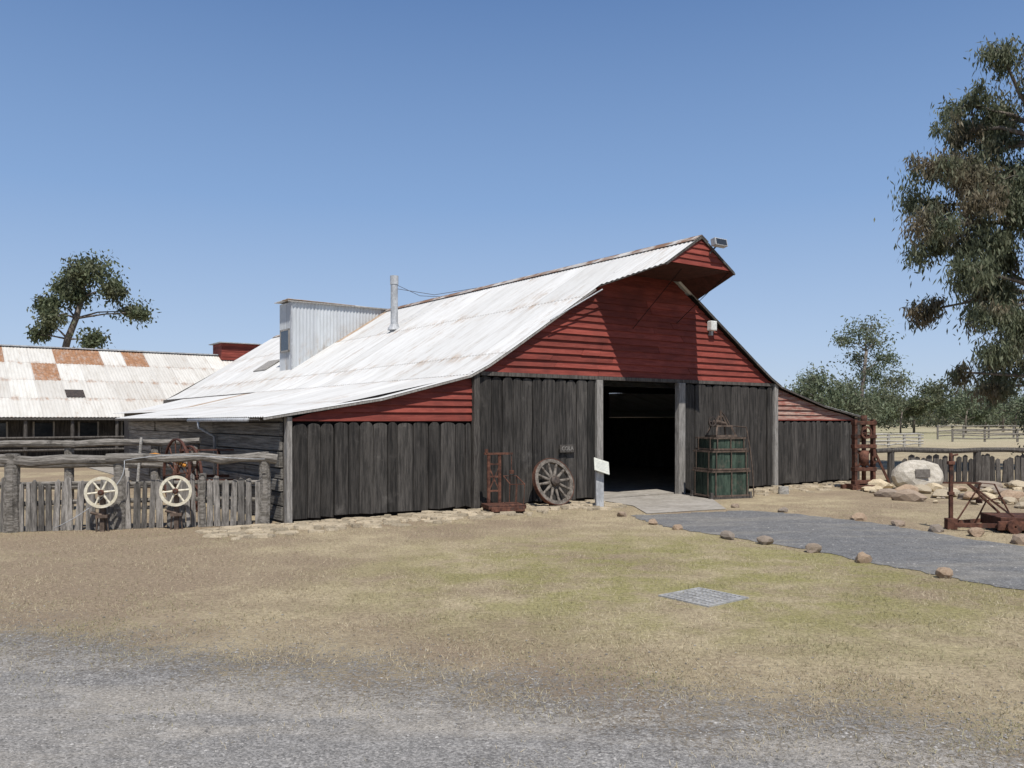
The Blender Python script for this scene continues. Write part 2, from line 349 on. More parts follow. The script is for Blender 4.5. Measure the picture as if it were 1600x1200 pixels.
pebbles("path_gravel_chips",X[k],Y[k],np.abs(rng.normal(.005,.004,k.sum()))+.003,m_peb,.006,"loose grey stone chips on the footpath")
# ---------------------------------------------------------------- corrugated sheets
def corr(name,mat,parent,a0,a1,prof,fn,pitch=.11,amp=.011,sub=.5,sps=6):
    P=[]; acc=0
    for i in range(len(prof)-1):
        (p0,z0),(p1,z1)=prof[i],prof[i+1]; Ls=math.hypot(p1-p0,z1-z0); k=max(1,int(Ls/sub))
        for t in range(k): P.append((p0+(p1-p0)*t/k,z0+(z1-z0)*t/k,acc+Ls*t/k))
        acc+=Ls
    P.append((*prof[-1],acc)); P=np.array(P)
    na=int((a1-a0)/pitch*sps)+1; A=np.linspace(a0,a1,na); off=amp*np.cos(2*np.pi*A/pitch)
    sag=np.sin(A*1.7)*.004+np.sin(A*.53+1)*.006
    V=np.zeros((na,len(P),3)); UV=np.zeros((na,len(P),2))
    for j,(p,z,l) in enumerate(P):
        V[:,j]=fn(A,np.full(na,p),z,off+sag*(1 if 0<j<len(P)-1 else .4)); UV[:,j,0]=A;UV[:,j,1]=l
    m=len(P); I,J=np.meshgrid(np.arange(na-1),np.arange(m-1),indexing='ij'); b=(I*m+J).ravel()
    F=np.stack([b,b+m,b+m+1,b+1],1)
    o=fast(name,V.reshape(-1,3),F,mat,parent); uvl=o.data.uv_layers.new(name="UVMap")
    li=np.zeros(len(o.data.loops),np.int32); o.data.loops.foreach_get('vertex_index',li)
    uvl.data.foreach_set('uv',UV.reshape(-1,2)[li].astype(np.float32).ravel()); o.data.shade_smooth(); return o
st3=lambda *a: np.stack(a,1)
fr=lambda A,p,z,o: st3(p,A,z+o)
fs=lambda A,p,z,o: st3(A,p,z+o)
W=15.6; C=7.8
LP=[(-.38,1.66),(1.6,1.98),(3.35,2.42),(3.75,2.62),(4.3,2.96),(7.8,5.2)]
def zr(s):
    s=s if s<=C else W-s
    return float(np.interp(s,[p[0] for p in LP],[p[1] for p in LP]))
def sz(z): return float(np.interp(z,[p[1] for p in LP],[p[0] for p in LP]))
barn=emp("wool_shed",P0,TH,"red-gabled black timber shed with white corrugated iron roof","barn")
UP=LP[2:]; LO=LP[:3]
mir=lambda pr_: [(W-s,z) for s,z in pr_]
OV=-.15
am=.008
corr("roof",m_roof,barn,OV,22,UP[::-1],fr,amp=am); corr("roof",m_roof,barn,OV,22,mir(UP)[::-1],fr,amp=am)
corr("lean_to_roof",m_roof,barn,OV,11.4,[(s,z-.008) for s,z in LO[::-1]],fr,amp=am); corr("lean_to_roof",m_roof,barn,OV,22,[(s,z-.008) for s,z in mir(LO)[::-1]],fr,amp=am)
corr("lean_to_roof",m_roof,barn,11.3,19,[(3.35,2.40),(1.6,1.96),(.9,1.84)],fr,amp=am)
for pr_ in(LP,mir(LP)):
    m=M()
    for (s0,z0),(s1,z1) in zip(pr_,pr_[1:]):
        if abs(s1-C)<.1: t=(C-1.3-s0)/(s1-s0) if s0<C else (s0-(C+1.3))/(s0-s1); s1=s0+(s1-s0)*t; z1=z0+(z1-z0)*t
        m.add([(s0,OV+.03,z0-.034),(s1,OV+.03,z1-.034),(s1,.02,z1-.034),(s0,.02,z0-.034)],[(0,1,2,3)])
    m.obj("verge_shade_sheet",m_void,barn)  # added dark sheet painting the shade under the roof overhang
# hood over the door
hood=emp("loading_hood",(0,0,0),0,parent=barn)
HV=-1.55
def fhood(sg,dz):
    def fh(A,p,z,o):
        half=np.interp(A,[HV,OV],[.98,1.45]); t=p
        return st3(C+sg*half*t,A,5.2-.634*half*t+(o if dz==0 else 0)+.004-dz)
    return fh
for sg in(-1,1):
    corr("roof",m_roof,hood,HV,OV,[(0,0),(1,0)],fhood(sg,0),sub=.25,amp=am)
    corr("hood_shade_sheet",m_darkred,hood,HV+.02,OV,[(0.05,0),(.985,0)],fhood(sg,.035),sub=.25)  # added dark sheet below the hood roof, shade put into its colour
hb=M(); z=4.61
while z<5.12:
    zt=min(z+.115,5.15); h0=max(.02,(5.155-z)/.634); h1=max(.01,(5.155-zt)/.634); h0=min(h0,.91)
    hb.add([(C-h0,-1.53,z),(C+h0,-1.53,z),(C+h1,-1.505,zt),(C-h1,-1.505,zt),(C-h0,-1.48,z),(C+h0,-1.48,z),(C+h1,-1.48,zt),(C-h1,-1.48,zt)],[(0,1,2,3),(0,4,5,1),(1,5,6,2),(3,2,6,7),(0,3,7,4)]); z+=.115
hb.obj("gable_board",m_red,hood)
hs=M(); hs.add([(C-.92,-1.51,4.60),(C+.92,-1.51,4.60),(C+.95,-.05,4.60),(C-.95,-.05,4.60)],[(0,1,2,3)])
hs.obj("soffit",m_darkred,hood)  # soffit colour darkened to paint the underside shade
for sg in(-1,1):
    hf=M(); hf.bar((C,HV+.01,5.175),(C+sg*.99,HV+.01,5.175-.634*.99),.02,.035); hf.bar((C+sg*.98,HV,4.565),(C+sg*1.45,OV,4.26),.015,.02)
    hf.obj("barge_board",m_greyd,hood)
for a_,b_ in(((C+.9,-1.45,4.59),(C+.9,-.04,3.7)),((C-.2,-1.2,4.59),(C-.4,-.04,3.5))):
    hr=M(); hr.tube([a_,b_],.007,5); hr.obj("iron_stay",m_void,hood)
rc=M()
for a,b in((HV,2),(2,6),(6,10),(10,14),(14,18),(18,22)):
    for sg in(-1,1):
        q=[(C,a,5.225),(C+sg*.2,a,5.225-.12),(C+sg*.2,b,5.225-.12),(C,b,5.225)]; rc.add([Vector(p)+Vector((0,0,random.uniform(0,.006))) for p in q],[(0,1,2,3)])
rc.obj("ridge_cap",pm("ridge_iron",(.40,.38,.36),(.55,.53,.50),3,c3=(.20,.12,.08),third=(.42,.58)),barn)
for k_,pr_ in enumerate((LP,mir(LP))):
    bb=M()
    for (s0,z0),(s1,z1) in zip(pr_,pr_[1:]):
        if abs(s1-C)<.1:
            t=(C-1.5-s0)/(s1-s0) if s0<C else (s0-(C+1.5))/(s0-s1); s1=s0+(s1-s0)*t; z1=z0+(z1-z0)*t
        bb.bar((s0,OV+.015,z0-.035),(s1,OV+.015,z1-.035),.02,.035)
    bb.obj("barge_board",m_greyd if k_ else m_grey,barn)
def planks(name,s0,s1,z0,z1,wid,mat,top=.09,lab=None,y=0):
    m=M(); s=s0
    while s<s1-.05:
        wv=wid*random.uniform(.75,1.25); e=min(s+wv,s1)
        if s1-e<wid*.4: e=s1
        zt=z1-random.uniform(0,.03) ; a,b=s+.007,e-.007; c=(b-a); r=top*random.uniform(.4,1.2)
        pts=[(a+random.uniform(-.006,.004),z0+random.uniform(0,.04)),(b+random.uniform(-.004,.006),z0+random.uniform(0,.04)),(b,zt-r),(b-c*.1,zt-r*.45),(b-c*.3,zt-.008),(a+c*.35,zt),(a+c*.12,zt-r*.4),(a,zt-r)]
        ang=random.uniform(-.06,.06); mt=Matrix.Translation(((a+b)/2,0,0))@Matrix.Rotation(ang,4,'Z')@Matrix.Translation((-(a+b)/2,0,0))
        yo=random.uniform(-.014,.012)+y; m.prism(pts,yo-.045,yo,mt); s=e
    return m.obj(name,mat,barn,lab,bevel=.007)
planks("slab_wall",.10,3.42,.04,1.585,.245,m_black)
planks("slab_wall",3.60,6.36,.04,2.42,.28,m_black)
planks("slab_wall",8.95,12.0,.04,2.42,.28,m_black)
planks("slab_wall",12.20,15.5,.04,1.60,.245,m_black)
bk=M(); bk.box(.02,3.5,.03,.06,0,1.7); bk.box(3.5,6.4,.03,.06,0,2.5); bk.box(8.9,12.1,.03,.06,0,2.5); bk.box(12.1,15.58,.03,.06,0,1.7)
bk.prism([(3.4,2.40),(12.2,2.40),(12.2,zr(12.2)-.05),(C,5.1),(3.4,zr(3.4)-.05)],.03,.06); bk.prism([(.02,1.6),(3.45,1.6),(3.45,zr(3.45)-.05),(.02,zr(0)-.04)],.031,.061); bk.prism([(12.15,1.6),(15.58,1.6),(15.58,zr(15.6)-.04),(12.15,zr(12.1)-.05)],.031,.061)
bk.obj("gap_shade_backing",m_void,barn)  # near-black backing paints the shade in the gaps between planks and boards
def boards(z0,ztop,fl,frr,mat,name,h=.135):
    m=M(); z=z0
    while z<ztop-.02:
        zt=min(z+h,ztop)
        l0,r0,l1,r1=fl(z),frr(z),fl(zt),frr(zt)
        if r0-l0<.1: break
        if r1-l1<.02: m_=(l1+r1)/2; l1,r1=m_-.01,m_+.01
        cuts=[0]+sorted(random.uniform(.15,.85) for _ in range(int((r0-l0)//3.2)))+[1]
        for a,b in zip(cuts,cuts[1:]):
            g_=.003/(r0-l0)
            A0,B0=l0+(r0-l0)*(a+g_),l0+(r0-l0)*(b-g_); A1,B1=l1+(r1-l1)*(a+g_),l1+(r1-l1)*(b-g_)
            q=random.uniform(-.005,.005)
            dz=random.uniform(-.007,.007)
            m.add([(A0,-.048+q,z-.012+dz),(B0,-.048+q,z-.012-dz),(B1,-.008+q,zt),(A1,-.008+q,zt),(A0,-.012+q,z-.012+dz),(B0,-.012+q,z-.012-dz)],[(0,1,2,3),(0,4,5,1),(1,5,2),(0,3,4)])
        z=zt
    return m.obj(name,mat,barn)
boards(2.50,5.05,lambda z:max(3.56,sz(z+.06)),lambda z:min(12.04,W-sz(z+.06)),m_red,"gable_board")
boards(1.63,2.36,lambda z:max(.08,sz(z+.06)),lambda z:3.44,m_red,"gable_board",.12)
boards(1.63,2.36,lambda z:12.16,lambda z:min(15.5,W-sz(z+.06)),m_redfade,"gable_board",.12)
tr=M(); tr.box(3.6,12.0,-.075,.02,2.415,2.485); tr.obj("lintel",m_greyd,barn)
tr=M(); tr.box(.1,3.42,-.06,.02,1.59,1.622); tr.obj("lintel",m_red,barn); tr=M(); tr.box(12.2,15.5,-.06,.02,1.6,1.625); tr.obj("lintel",m_red,barn)
for s0,s1,zt,mt in((.0,.09,1.66,m_grey),(3.44,3.57,2.48,m_greyd),(6.37,6.53,2.41,m_grey),(8.72,8.92,2.41,m_grey),(12.02,12.15,2.48,m_grey),(15.5,15.6,1.66,m_greyd)):
    m=M(); m.box(s0,s1,-.10,.028,0,zt,j=.004); m.obj("door_post" if 6<s0<9 else "post",mt,barn,bevel=.008)
m=M(); 
z=.02
while z<1.6:
    zt=z+random.uniform(.17,.26); v=.05
    while v<11.4:
        e=min(v+random.uniform(2.4,3.4),11.4); m.box(-.05+random.uniform(-.02,.02),.0,v+.01,e-.01,z+.008,min(zt,1.68)-.008,j=.008); v=e
    z=zt
m.obj("side_wall",m_side,barn,bevel=.008)
m=M(); m.box(.002,.03,.07,11.4,0,1.72); m.box(.0,3.3,11.4,11.45,0,1.7); m.box(3.25,3.3,11.45,22,0,2.40); m.box(1.25,1.3,11.45,18.9,0,1.88); m.box(1.3,3.25,18.85,18.9,0,1.88); m.box(15.55,15.6,.1,22,0,1.7); m.box(3.3,15.55,21.9,21.95,0,1.8)
m.prism([(3.3,1.8),(12.3,1.8),(12.3,2.4),(C,5.1),(3.3,2.4)],21.9,21.95)
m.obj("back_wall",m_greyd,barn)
m=M(); m.box(.05,15.5,.07,21.8,.0,.03); m.obj("floor",m_concrete,barn)
for v in(3,6,9,12,15,18):
    m=M()
    for s in(3.5,12.1): m.box(s-.08,s+.08,v-.08,v+.08,.03,zr(s)-.05)
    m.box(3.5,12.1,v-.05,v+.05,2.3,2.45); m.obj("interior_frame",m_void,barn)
m=M(); m.tube([(-.41,.5,1.61),(-.41,4.0,1.60)],.035,10); m.tube([(-.41,3.3,1.58),(-.41,3.3,1.47),(-.12,3.3,1.30),(-.12,3.3,.05)],.03,8); m.obj("gutter",m_galv,barn,smooth=True)
m=M(); m.tube([(-.37,.05,1.61),(-.37,11.4,1.61)],.02,6)
for v in np.arange(.2,11.3,.9): m.tube([(.0,v,1.69),(-.37,v,1.62)],.028,6)
m.obj("rafter",m_greyd,barn)
# flue
m=M(); fs_,fv=6.09,8.0; m.tube([(fs_,fv,3.9),(fs_,fv,5.42)],.10,16); m.tube([(fs_,fv,5.36),(fs_,fv,5.60)],.115,16); m.tube([(fs_,fv,4.10),(fs_,fv,4.26)],[.19,.11],16)
m.obj("flue_pipe",m_galv,barn,"grey metal flue pipe rising from the roof",smooth=False)
for q in([(fs_+.1,fv,5.35),(6.9,fv,5.12),(C,fv+.4,5.22)],[(fs_+.1,fv,5.25),(6.9,fv-.8,5.05),(C,fv-1.6,5.22)]):
    m=M(); m.tube(q,.007,4); m.obj("guy_wire",m_iron,barn)
# roof dormer
dm=emp("dormer",(0,0,0),0,parent=barn)
V0,V1=11.7,12.75; s0=4.57
corr("corrugated_wall",m_galvw,dm,s0,7.8,[(2.9,0),(5.2,0)],lambda A,p,z,o: st3(A,V0+o,np.clip(p,zr(s0)-.1+(A-s0)*.634,9)),pitch=.11,amp=.014,sub=5)
corr("corrugated_wall",m_galvw,dm,V0,V1,[(2.9,0),(5.2,0)],lambda A,p,z,o: st3(s0+o,A,p),pitch=.11,amp=.014,sub=5)
corr("corrugated_wall",m_galvw,dm,s0,7.8,[(2.9,0),(5.2,0)],lambda A,p,z,o: st3(A,V1+o,np.clip(p,zr(s0)-.1+(A-s0)*.634,9)),pitch=.11,amp=.014,sub=5)
corr("dormer_roof",m_roof,dm,V0-.08,V1+.1,[(4.42,5.26),(7.9,5.20)],fr,sub=1)
m=M(); m.box(s0-.03,s0+.0,V0-.03,V0+.03,3.05,5.2); m.obj("corner_trim",m_galv,dm); m=M(); m.box(4.42,7.8,V0-.09,V0-.065,5.18,5.22); m.obj("fascia",m_grey,dm)
m=M(); m.box(s0-.035,s0-.02,V0+.2,V1-.2,3.75,4.35); wdw=m.obj("window",m_glass,dm)
m=M()
for a,b,c,d_ in((V0+.15,V0+.2,3.7,4.4),(V1-.2,V1-.15,3.7,4.4),(V0+.15,V1-.15,3.7,3.75),(V0+.15,V1-.15,4.35,4.4)): m.box(s0-.045,s0-.012,a,b,c,d_)
m.obj("window_frame",m_grey,wdw)
sk=M(); q=[(4.75,14.6,zr(4.75)+.05),(5.3,14.6,zr(5.3)+.07),(5.3,15.8,zr(5.3)+.07),(4.75,15.8,zr(4.75)+.05)]
sk.add(q+[(x,y,z-.03) for x,y,z in q],[(0,1,2,3),(7,6,5,4),(0,4,5,1),(1,5,6,2),(2,6,7,3),(3,7,4,0)]); sk.obj("raised_roof_sheet",m_grey,barn)
fl=emp("floodlight",(C+.22,-1.57,5.00),0,parent=barn)
m=M(); m.box(-.02,.34,-.16,-.04,.0,.15,Matrix.Rotation(R(-12),4,'X')); m.obj("lamp_housing",m_galv,fl,bevel=.01)
m=M(); m.box(.01,.31,-.166,-.158,.02,.13,Matrix.Rotation(R(-12),4,'X')); m.obj("lamp_glass",m_glass,fl)
m=M(); m.bar((0,.02,-.12),(.1,-.05,.02),.02,.03); m.obj("bracket",m_iron,fl)
m=M(); m.box(9.68,9.87,-.17,-.03,3.60,3.82); m.obj("siren_box",m_white,barn,"small white box mounted on the gable",bevel=.02)
m=M(); m.box(9.74,9.81,-.10,-.03,3.5,3.6); m.obj("siren_bracket",m_galv,barn)
m=M(); m.tube([(5.1,-.20,3.50),(6.4,-.22,4.20)],.014,6); m.obj("conduit",m_galv,barn)
pq=emp("wall_plaque",B(5.60,-.085,.98),TH,"small grey lettered plate fixed to the slab wall","sign")
m=M(); m.box(-.19,.19,-.02,.0,.0,.15); m.obj("plate",m_greyd,pq,bevel=.004)
def text(body,size,mat,parent,loc,rot):
    c=bpy.data.curves.new("lettering",'FONT'); c.body=body; c.size=size; c.extrude=.002; c.align_x='CENTER'; c.align_y='CENTER'
    o=bpy.data.objects.new("lettering_curve",c); link(o)
    bpy.context.view_layer.update()
    me=bpy.data.meshes.new_from_object(o.evaluated_get(bpy.context.evaluated_depsgraph_get())); bpy.data.objects.remove(o)
    q=bpy.data.objects.new("lettering",me); link(q); me.materials.clear(); me.materials.append(mat); q.parent=parent; q.location=loc; q.rotation_euler=rot; return q
text("COLA",.11,m_grey,pq,(0,-.022,.075),(R(90),0,0))
# ---------------------------------------------------------------- long shed behind
ls=emp("long_shed",B(0,21.5),TH,"long low shed with patched rusty iron roof","shed")
corr("roof",m_roof2,ls,-16,9.6,[(6,4.68),(0,1.72)],fs,pitch=.12,amp=.009,sub=.8); corr("roof",m_roof2,ls,-16,9.6,[(6,4.68),(12,1.72)],fs,pitch=.12,amp=.009,sub=3)
m=M(); m.box(-16,3.2,1.2,1.25,0,1.9); m.box(-16,9.6,11.5,11.55,0,1.8); m.prism([(0.2,0),(11.5,0),(11.5,1.8),(6,4.6),(.2,1.7)],-15.9,-15.85,Matrix.Rotation(R(90),4,'Z')@Matrix.Scale(-1,4,(0,1,0))); 
m.obj("wall",m_black,ls)
for x in np.arange(-15,3,1.5):
    m=M(); m.tube([(x,.15,0),(x+.02,.15,1.72)],.06,7,wob=.1); m.obj("post",m_greyd,ls)
for z in(.5,.95): m=M(); m.tube([(-16,.05,z),(3,.05,z+.03)],.05,6); m.obj("rail",m_greyd,ls)
m=M(); m.box(-16,3.2,.02,.12,1.62,1.69); m.obj("fascia",m_greyd,ls)
for x in np.arange(-14.3,2.5,1.5):
    m=M(); m.box(x-.3,x+.3,1.17,1.195,.95,1.5); o=m.obj("window",m_glass,ls)
    m=M(); m.box(x-.36,x-.3,1.15,1.196,.9,1.56); m.box(x+.3,x+.36,1.15,1.196,.9,1.56); m.box(x-.36,x+.36,1.148,1.194,.9,.95); m.obj("window_frame",m_grey,o)
m=M(); m.add([(.0,1.5,2.50),(.65,1.5,2.50),(.65,2.1,2.80),(.0,2.1,2.80)],[(0,1,2,3)]); m.obj("skylight",m_iron,ls)
m=M(); m.box(-16,9.6,5.85,6.15,4.68,4.73); m.obj("ridge_cap",m_galv,ls)
vt=M(); 
for i in range(6): vt.box(6.95,9.6,5.4-.012*(i%2),6.8,4.45+i*.13,4.45+i*.13+.125)
vt.obj("roof_vent",m_red,ls); m=M(); m.box(6.8,9.75,5.2,7.0,5.235,5.27); m.obj("vent_roof",m_galv,ls)
# ---------------------------------------------------------------- rocks
def rock(seed,sub=2,rough=.22):
    import bmesh
    rr=random.Random(seed); bm=bmesh.new(); bmesh.ops.create_icosphere(bm,subdivisions=sub,radius=1)
    pl_=[(Vector((rr.gauss(0,1),rr.gauss(0,1),rr.gauss(0,1))).normalized(),rr.uniform(.55,.85)) for _ in range(9)]
    for v in bm.verts:
        for nrm,dd in pl_:
            t=v.co.dot(nrm)-dd
            if t>0: v.co-=nrm*t
        v.co+=Vector((rr.gauss(0,1),rr.gauss(0,1),rr.gauss(0,1)))*rough*.12
    me=bpy.data.meshes.new("stone"); bm.to_mesh(me); bm.free(); return me
rocks=[rock(i) for i in range(6)]; rocksf=[rock(i+10) for i in range(6)]
for me in rocks: me.materials.append(m_stone)
for me in rocksf: me.materials.append(m_flag)
def put_rock(x,y,r,zs=.7,name="border_stone",group="stones bordering the gravel path",label="rough sandstone lump beside the gravel path",lib=None,z=0):
    me=random.choice(lib or rocks)
    o=bpy.data.objects.new(name,me); link(o); o.scale=(r*random.uniform(.95,1.35),r*random.uniform(.8,1.05),r*zs); o.location=(x,y,z+r*zs*.5); o.rotation_euler=(0,0,random.uniform(0,6.28))
    tag(o,label,"rock",group); return o
for x,y,r in((1.83,13.8,.10),(2.18,12.75,.085),(2.43,12.15,.09),(2.92,11.2,.11),(3.27,10.7,.11),(3.66,10.05,.11),(3.96,9.35,.115),(4.40,8.42,.105),(4.85,7.6,.11),
            (4.73,14.45,.09),(4.1,15.2,.08),(5.56,13.3,.12),(5.85,12.55,.11),(6.1,11.9,.13),(6.42,11.45,.12),(6.62,10.75,.15)): put_rock(x,y,r)
fg=M()
def flag(x,y,r,h):
    k=random.randint(5,7); a0=random.uniform(0,6); pts=[]
    for i in range(k):
        a=a0+2*math.pi*i/k+random.uniform(-.25,.25); q=r*random.uniform(.75,1.15); pts.append((x+q*math.cos(a)*1.2,y+q*math.sin(a)))
    n=len(pts); fg.add([(px,py,.002) for px,py in pts]+[(x+(px-x)*.9,y+(py-y)*.9,h) for px,py in pts],[tuple(range(n,2*n))]+[(i,(i+1)%n,(i+1)%n+n,i+n) for i in range(n)])
for i in range(560):
    s=random.uniform(-1.3,6.1) if i<400 else random.uniform(9.0,15.8); v=-.12-abs(random.gauss(0,.55)) 
    if s<.5: v-=.05
    if v<-1.45: continue
    p=B(s,v); flag(p.x,p.y,random.uniform(.04,.15),random.uniform(.012,.05))
o=fg.obj("stone_paving",m_flag); tag(o,"uneven yellow sandstone crazy paving along the shed wall","paving",kind="stuff")
# ---------------------------------------------------------------- spoked wheels
def wheel(name,Rr,ns,rimw,dep,mr,ms,mh,label,cat,loc,rot,tyre=None,hubr=.07,parent=None,spw=.028,group=None):
    e=emp(name,loc,0,label,cat,group,rot=rot,parent=parent)
    m=M(); m.ring(Rr-rimw,Rr-(.014 if tyre else 0),-dep/2,dep/2,48,(0,0,Rr)); m.obj("rim",mr,e)
    if tyre: m=M(); m.ring(Rr-.013,Rr,-dep/2-.006,dep/2+.006,48,(0,0,Rr)); m.obj("tyre",tyre,e)
    m=M(); m.tube([(0,-dep*1.6,Rr),(0,-dep*1.1,Rr),(0,dep*1.2,Rr)],[hubr*.6,hubr,hubr*.9],16); m.obj("hub",mh,e)
    first=None
    for i in range(ns):
        a=2*math.pi*i/ns+.1
        if first is None:
            m=M(); m.tube([(hubr*.8,0,0),((hubr+Rr)/2,0,0),(Rr-rimw*.8,0,0)],[spw*.75,spw*.55,spw*.62],8); first=m.obj("spoke",ms,e); o=first
        else: o=first.copy(); link(o); o.parent=e
        o.location=(0,0,Rr); o.rotation_euler=(0,-a,0)
    return e
p=B(4.98,-.60)
wheel("wagon_wheel",.455,12,.085,.07,m_wheelw,m_wheelw,m_iron,"weathered wooden wagon wheel with iron tyre leaning on wall","wheel",(p.x,p.y,.03),(R(-20),0,TH),tyre=m_rust,hubr=.10,spw=.045)
# ---------------------------------------------------------------- sign lectern
p=B(5.62,-1.0); sg=emp("information_sign",(p.x,p.y,.0),TH*.35,"grey lectern sign with sloping pale panel near the doorway","sign")
m=M(); m.box(-.075,.075,-.04,.04,0,.66); m.obj("sign_post",m_galv,sg,bevel=.005)
RM=Matrix.Translation((.04,-.02,.76))@Matrix.Rotation(R(18),4,'Y')@Matrix.Rotation(R(42),4,'X')
m=M(); m.box(-.15,.15,-.17,.17,-.012,.0,RM); m.obj("sign_panel",m_signp,sg)
m=M()
for i in range(7): m.box(-.12,.12-.03*(i%3),.10-i*.035,.106-i*.035,.001,.002,RM)
m.obj("sign_text_lines",m_galv,sg)
def scale(name,loc,rz,label,mir_=1):
    e=emp(name,loc,rz,label,"weighing scale")
    m=M(); m.box(-.34,.34,-.24,.24,.08,.15); m.box(-.30,.30,-.28,-.24,.04,.12); m.obj("platform",m_rust,e,bevel=.008)
    for x in(-.26,.26):
        for y in(-.2,.2):
            m=M(); m.ring(.012,.055,-.02,.02,14,(x,y,.055)); m.obj("wheel",m_rust,e)
    m=M()
    for x in(-.22,-.02): m.box(x*mir_-.026,x*mir_+.026,.16,.2,.15,1.0)
    for z in(.35,.6,.82): m.box(min(-.22*mir_,-.02*mir_),max(-.22*mir_,-.02*mir_),.165,.19,z,z+.03)
    m.bar((-.22*mir_,.18,.35),(-.02*mir_,.18,.8),.015,.02); m.bar((-.02*mir_,.18,.35),(-.22*mir_,.18,.8),.015,.02); m.obj("column",m_rust,e)
    m=M(); m.box(-.30,.22,.15,.19,1.0,1.035); m.tube([(.2,.17,1.02),(.2,.17,.70)],.008,6); m.tube([(.2,.17,.72),(.2,.17,.66)],.045,12); m.tube([(-.26,.17,1.03),(-.26,.17,1.1)],.03,8); m.obj("beam",m_rust,e)
    m=M(); m.tube([(.05,.2,.15),(.28,.2,.15),(.30,.2,.62),(.06,.2,.62)],.01,6); m.tube([(.05,-.2,.15),(.3,-.2,.15),(.32,-.2,.5),(.06,-.2,.5),(.06,.2,.62)],.01,6); m.tube([(.32,-.2,.5),(.30,.2,.62)],.01,6); m.tube([(.17,.2,.15),(.18,.2,.62)],.008,5); m.tube([(.17,-.2,.15),(.18,-.2,.5)],.008,5); m.obj("guard_rail",m_rust,e)
    return e
p=B(3.65,-.72); scale("platform_scale",(p.x,p.y,0),TH*.5,"rusty red iron platform scale standing before the slab wall")
# ---------------------------------------------------------------- wool press
p=B(8.95,-1.05); wp=emp("wool_press",(p.x,p.y,0),TH*.6,"dark green wooden wool press with rusty iron straps","wool press"); wp.scale=(1.0,1.0,1.13)
tiers=[(.05,.50,.45,.33),(.53,.86,.425,.32),(.89,1.10,.38,.30)]
m_strap=pm("rusty_brown_strap",(.075,.056,.045),(.15,.11,.085),9,isl=.2)
for z0,z1,hx,hy in tiers:
    m=M(); k=6
    for i in range(k):
        x0=-hx+2*hx*i/k; m.box(x0+.006,x0+2*hx/k-.006,-hy+random.uniform(-.006,.006),hy,z0+.002,z1)
    for i in range(4):
        y0=-hy+2*hy*i/4; m.box(-hx-.004,hx+.004,y0+.006,y0+2*hy/4-.006,z0,z1-.004)
    o=m.obj("bin",m_green,wp)
    m=M()
    for z in(z0-.01,z1-.02): 
        m.box(-hx-.03,hx+.03,-hy-.03,-hy-.008,z,z+.03); m.box(-hx-.03,hx+.03,hy+.006,hy+.03,z,z+.03); m.box(-hx-.03,-hx-.006,-hy-.008,hy+.006,z,z+.03); m.box(hx+.006,hx+.03,-hy-.008,hy+.006,z,z+.03)
    for x in(-hx*.85,hx*.0,hx*.85): m.box(x-.012,x+.012,-hy-.04,-hy-.03,z0-.01,z1+.01)
    for y in(-hy*.7,hy*.7): m.box(-hx-.04,-hx-.03,y-.014,y+.014,z0-.01,z1+.01); m.box(hx+.03,hx+.04,y-.014,y+.014,z0-.01,z1+.01)
    m.obj("iron_strap",m_strap,o)
m=M(); 
for x in(-.47,.47): m.box(x-.03,x+.03,-.37,-.31,0,.12); m.box(x-.03,x+.03,.31,.37,0,.12)
m.box(-.52,.52,-.36,-.30,0,.045); m.box(-.52,.52,.30,.36,0,.045); m.obj("base_frame",m_greyd,wp)
m=M(); m.box(-.26,.26,-.2,.2,1.11,1.15); m.box(-.20,.20,-.13,.13,1.30,1.33)
for sx_ in(-1,1):
    for sy_ in(-1,1): m.bar((sx_*.24,sy_*.18,1.13),(sx_*.17,sy_*.11,1.31),.03,.03)
m.bar((-.16,0,1.31),(-.05,0,1.50),.03,.03); m.bar((.16,0,1.31),(.03,0,1.50),.03,.03)
m.tube([(-.01,0,1.3),(-.01,0,1.60)],.022,8); m.tube([(0,0,1.58),(.10,0,1.50),(.2,-.05,1.30)],.011,6); m.tube([(-.3,0,1.36),(-.1,0,1.39),(.1,0,1.36)],[.03,.045,.03],8)
m.obj("press_mechanism",m_strap,wp)
m=M(); m.tube([(.36,-.36,1.30),(.44,-.38,.9),(.49,-.40,.5),(.52,-.40,.03)],.012,6); m.tube([(.36,-.36,1.29),(.30,-.1,1.31),(.18,.0,1.31)],.012,6); m.obj("side_lever",m_strap,wp)
m=M(); m.ring(.07,.095,-.012,.012,20,(-.28,-.1,1.40)); m.box(-.365,-.195,-.108,-.092,1.393,1.407); m.box(-.287,-.273,-.108,-.092,1.315,1.485); m.obj("gear_wheel",m_iron,wp)
# ---------------------------------------------------------------- tall rusty press at the corner
e=emp("rusty_hydraulic_press",(8.25,19.35,0),R(15),"tall rusty iron press frame at the shed corner","press")
m=M()
for x in(-.28,.22): m.box(x-.035,x+.035,-.06,.06,.1,1.62)
for z in(.12,.42,.95,1.18,1.5): m.box(-.33,.27,-.075,.075,z,z+.09)
m.bar((-.26,0,.45),(.2,0,.95),.03,.04); m.bar((.2,0,.45),(-.26,0,.95),.03,.04); m.obj("frame",m_rust,e,bevel=.006)
m=M(); m.box(-.5,.55,-.22,-.14,0,.1); m.box(-.5,.55,.14,.22,0,.1); m.box(-.4,-.3,-.2,.2,.02,.12); m.box(.3,.4,-.2,.2,.02,.12); m.bar((.25,0,.9),(.62,-.1,.08),.04,.05); m.obj("base",m_rust,e)
m=M(); m.tube([(-.03,0,.2),(-.03,0,1.55)],.05,12); m.tube([(-.03,0,.55),(-.03,0,.9)],.11,14); m.tube([(-.03,0,1.5),(-.03,0,1.72)],.07,12); m.obj("ram_cylinder",m_rust,e,smooth=True)
